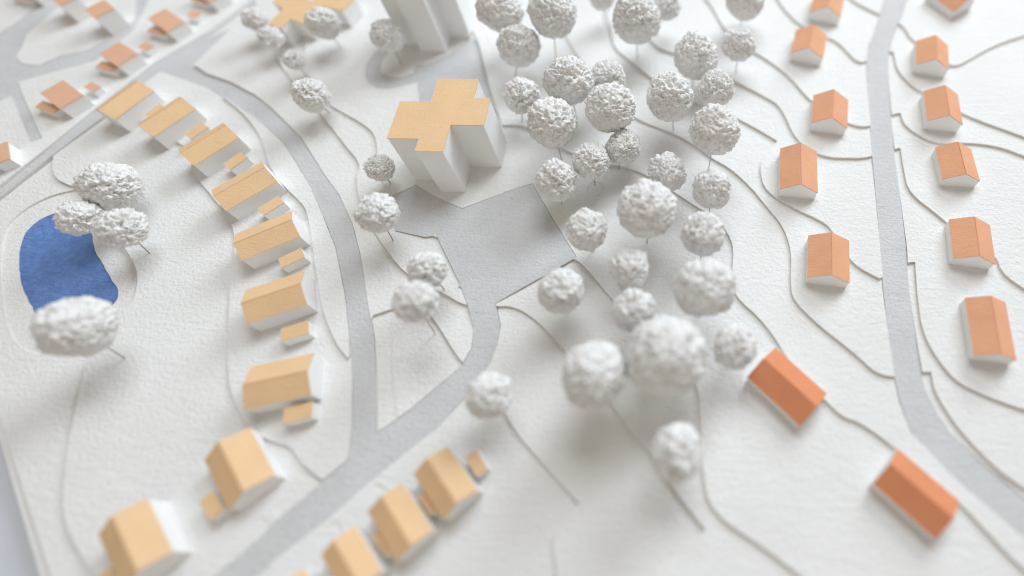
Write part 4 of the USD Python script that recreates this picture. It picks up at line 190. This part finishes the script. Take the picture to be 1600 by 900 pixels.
# pond: floor card with a torn hole, blue paper in it
pond_torn = wobble(pond_hole.buffer(-.5), .55, 2.2, 11)
edge = wobble(pond_hole.buffer(.35), .5, 2.6, 17)
floor = ring.buffer(1.2).difference(edge)
tag(obj('pond_floor', slab(floor, -3 * TS - .2, -3 * TS + .55), 'card'), 'sunken white card shore around the blue pond', kind='structure')
tag(obj('pond', slab(pond_torn.buffer(.8), -3 * TS - .2, -3 * TS + .22), 'blue'), 'blue paper pond with a torn edge', kind='structure')

def road_mesh(poly, ctrl, bottom):
    """A sloping paper strip: a grid-cut sheet whose height follows the control points, with side walls down to the base."""
    c = np.array(ctrl)
    rbf = RBFInterpolator(c[:, :2] / 20, c[:, 2], kernel='linear', smoothing=.02)
    x0, y0, x1, y1 = poly.bounds
    s = 9.0
    tris = []
    for i in range(int((x1 - x0) // s) + 1):
        col = poly.intersection(box(x0 + i * s, y0, x0 + (i + 1) * s, y1))
        if col.is_empty: continue
        for j in range(int((y1 - y0) // s) + 1):
            for q in polys_any(col.intersection(box(x0 + i * s, y0 + j * s, x0 + (i + 1) * s, y0 + (j + 1) * s))):
                v, f = trimesh.creation.triangulate_polygon(q, engine='earcut')
                tris.append(trimesh.Trimesh(np.c_[v, np.zeros(len(v))], f, process=False))
    m = trimesh.util.concatenate(tris); m.merge_vertices(digits_vertex=4)
    m.vertices[:, 2] = rbf(m.vertices[:, :2] / 20)
    if len(m.faces) and m.face_normals[:, 2].mean() < 0: m.invert()
    walls = []
    for p in polys(poly):
        for r in [p.exterior, *p.interiors]:
            q = np.array(shapely.segmentize(r, 4.0).coords)[:, :2]
            z = rbf(q / 20) - .01
            n = len(q)
            v = np.r_[np.c_[q, z], np.c_[q, np.full(n, bottom)]]
            i = np.arange(n - 1)
            walls.append(trimesh.Trimesh(v, np.r_[np.c_[i, i + n, i + 1], np.c_[i + 1, i + n, i + n + 1]], process=False))
    return trimesh.util.concatenate([m] + walls)
def polys_any(g):
    return [p for p in (g.geoms if hasattr(g, 'geoms') else [g]) if p.geom_type == 'Polygon' and p.area > 1e-4]
RL = {'east': 'grey paper road climbing the right-hand side', 'west': 'grey paper roads of the valley with the grey square in the middle', 'forecourt': 'grey paper forecourt looping below the top white tower'}
for n, r in D['roads'].items():
    tag(obj('road', road_mesh(road_poly[n], r['ctrl'], -3 * TS - 2), 'road'), RL[n], kind='structure')

# ------------------------------------------------------------------ houses
def gable_body(W, L, hw, hr):
    v = np.array([(-W/2, -L/2, -1.75), (W/2, -L/2, -1.75), (W/2, -L/2, hw), (0, -L/2, hw + hr), (-W/2, -L/2, hw),
                  (-W/2, L/2, -1.75), (W/2, L/2, -1.75), (W/2, L/2, hw), (0, L/2, hw + hr), (-W/2, L/2, hw)])
    return trimesh.convex.convex_hull(v)
def roof_slab(W, L, hw, hr, side, th, over, skew):
    """One roof card: from the eave to the ridge, lying on the body; tiny uneven overhangs."""
    e, r = np.array([side * W / 2, hw]), np.array([0, hw + hr])
    d = (r - e) / np.linalg.norm(r - e); nrm = np.array([-d[1], d[0]]) * (-side)
    if nrm[1] < 0: nrm = -nrm
    e = e - d * over
    r = r - d * .02
    v = []
    for lay in (0.03, th):
        for (q, y) in ((e, -L/2 - over + skew), (r, -L/2 - over * .7), (r, L/2 + over * .7), (e, L/2 + over - skew * .5)):
            p = q + nrm * lay
            v.append((p[0], y, p[1]))
    return trimesh.convex.convex_hull(np.array(v))
rng = np.random.default_rng(5)
for h in D['houses']:
    W, L, hw, hr = h['d']
    o = 'rust' if h['id'][0] == 'B' else ('orange' if h['color'] == 'orange' else 'tan')
    t = thing('gabled_house', h['label'], 'house', (h['x'], h['y'], h['z']), h['rot'], {'H': 'orange houses along the right-hand road', 'R': 'orange houses along the right-hand road', 'B': 'rust-orange houses at the lower right', 'Y': 'curved row of tan-roofed houses',
              'Z': 'tan-roofed houses along the bottom road', 'X': 'tan-roofed houses along the bottom road'}[h['id'][0]])
    obj('wall', gable_body(W, L, hw, hr), 'white', t)
    for s in (-1, 1):
        obj('roof_slope', roof_slab(W, L, hw, hr, s, .50, float(rng.uniform(.10, .3)), float(rng.uniform(-.15, .15))), o, t)
def flat_roof(w, d, h, over=.25, th=.5):
    m = trimesh.creation.box((w + 2 * over, d + 2 * over, th)); m.apply_translation((0, 0, h + th / 2 + .02)); return m
def flat_wall(w, d, h):
    m = trimesh.creation.box((w, d, h + 1.5)); m.apply_translation((0, 0, (h - 1.5) / 2)); return m
for q in D['garages']:
    w, d, h = q['d']
    t = thing('garage', q['label'], 'garage', (q['x'], q['y'], q['z']), q['rot'], 'tan-topped garages' if q['color'] == 'tan' else 'tiny orange-topped garages')
    obj('wall', flat_wall(w - .3, d - .3, h), 'white', t)
    obj('roof', flat_roof(w - .3, d - .3, h, .15), 'tan' if q['color'] == 'tan' else 'peach', t)
for q in D['flats']:
    w, d, h = q['d']
    t = thing('flat_roofed_house', q['label'], 'house', (q['x'], q['y'], q['z']), q['rot'], 'flat-roofed orange houses at the upper left')
    obj('wall', flat_wall(w - .6, d - .6, h), 'white', t)
    obj('roof', flat_roof(w - .6, d - .6, h, .3), 'peach', t)
    if q.get('annex'):
        ax, ay, ar, aw, ad, ah = q['annex']
        R = trimesh.transformations.rotation_matrix(ar - q['rot'], (0, 0, 1))
        c, s = math.cos(-q['rot']), math.sin(-q['rot'])
        off = ((ax - q['x']) * c - (ay - q['y']) * s, (ax - q['x']) * s + (ay - q['y']) * c, 0)
        for nm, m, mt in (('annex_wall', flat_wall(aw - .4, ad - .4, ah), 'white'), ('annex_roof', flat_roof(aw - .4, ad - .4, ah, .2), 'peach')):
            m.apply_transform(R); m.apply_translation(off); obj(nm, m, mt, t)
for q in D['towers']:
    P = fix(q['poly']); c = P.centroid
    Pl = affinity.translate(P, -c.x, -c.y)
    t = thing('tower_block', q['label'], 'tower block', (c.x, c.y, q['z0']))
    hgt = q['z1'] - q['z0']
    obj('wall', slab(Pl.buffer(-.3, join_style=2), -1.5, hgt), 'white', t)
    obj('roof', slab(wobble(Pl, .08, 5, 2), hgt + .02, hgt + .45), 'tan', t)

# ------------------------------------------------------------------ trees: crumbled plaster balls on pins
ICO = trimesh.creation.icosphere(subdivisions=5)
IV, IF = np.array(ICO.vertices), np.array(ICO.faces)
def crown(r, seed):
    rs = np.random.default_rng(seed)
    o = rs.uniform(0, 50, 3)
    p = IV * r
    n = IV
    lump = meshkit.fbm(n * 1.3 + o, 3, seed) - .5
    w = p + 1.4 * np.stack([meshkit.noise(p / 1.6 + o + j * 17, seed + 20 + j) - .5 for j in range(3)], -1)
    k = np.clip(.86 + .28 * n[:, 2] + .5 * (meshkit.noise(n * 1.6 + o + 4, seed + 2) - .5), .72, 1.15)   # crumbs mostly on the upper half, the underside is dabbed smoother
    d = np.zeros(len(p))
    for size, height, sd in ((4.4, 1.25, 1), (2.3, 1.05, 2), (1.15, .6, 3)):            # crumbs of three sizes, each with its own height and a crevice round it
        m = int(16 * r * r / size ** 2) + 8
        q = rs.normal(size=(m, 3)); q *= r / np.linalg.norm(q, axis=1, keepdims=True)
        dist, idx = cKDTree(q).query(w * (r / np.linalg.norm(w, axis=1, keepdims=True)), k=2)
        gap = np.clip((dist[:, 1] - dist[:, 0]) / (.55 * size), 0, 1)
        d += height * (np.sqrt(gap) - .52 + (rs.random(m)[idx[:, 0]] - .5) * .9)
    fine = meshkit.noise(p / .5 + o, seed + 9)
    pit = np.clip(meshkit.noise(w / 1.9 + o * 3, seed + 11) - .66, 0, 1) * 4
    d = lump * r * .24 + k * ((d + .1) * .78 + (fine - .5) * .75 - pit * 2.0)
    v = p + n * d[:, None]
    sq = rs.uniform(.95, 1.05, 3)
    return v * sq, IF
def rod(a, b, r):
    return trimesh.creation.cylinder(radius=r, segment=np.array([a, b], float), sections=10)
for i, q in enumerate(D['trees']):
    b, c, r = np.array(q['b']), np.array(q['c']), q['r']
    t = thing('tree', q['label'], 'tree', b, 0, 'plaster ball trees on pins')
    v, f = crown(r * 1.0, i + 1)
    obj('crown', (v + (c - b), f), 'plaster', t, smooth=True)
    dirn = (c - b) / np.linalg.norm(c - b)
    obj('trunk', rod(-dirn * .8, c - b, .30), 'pin', t)

# a stray thread on the card among the trees
pts = np.array(D['thread'])
pts = np.array([np.array([np.interp(t, np.arange(len(pts)), pts[:, k]) for k in range(2)]) for t in np.linspace(0, len(pts) - 1, 60)])
th = trimesh.util.concatenate([trimesh.creation.cylinder(radius=.07, segment=np.array([[*a, 3 * TS + .08], [*b, 3 * TS + .08]]), sections=5) for a, b in zip(pts[:-1], pts[1:])])
tag(obj('thread', th, 'pin'), 'thin stray thread lying in a loop on the white card among the trees', 'thread')
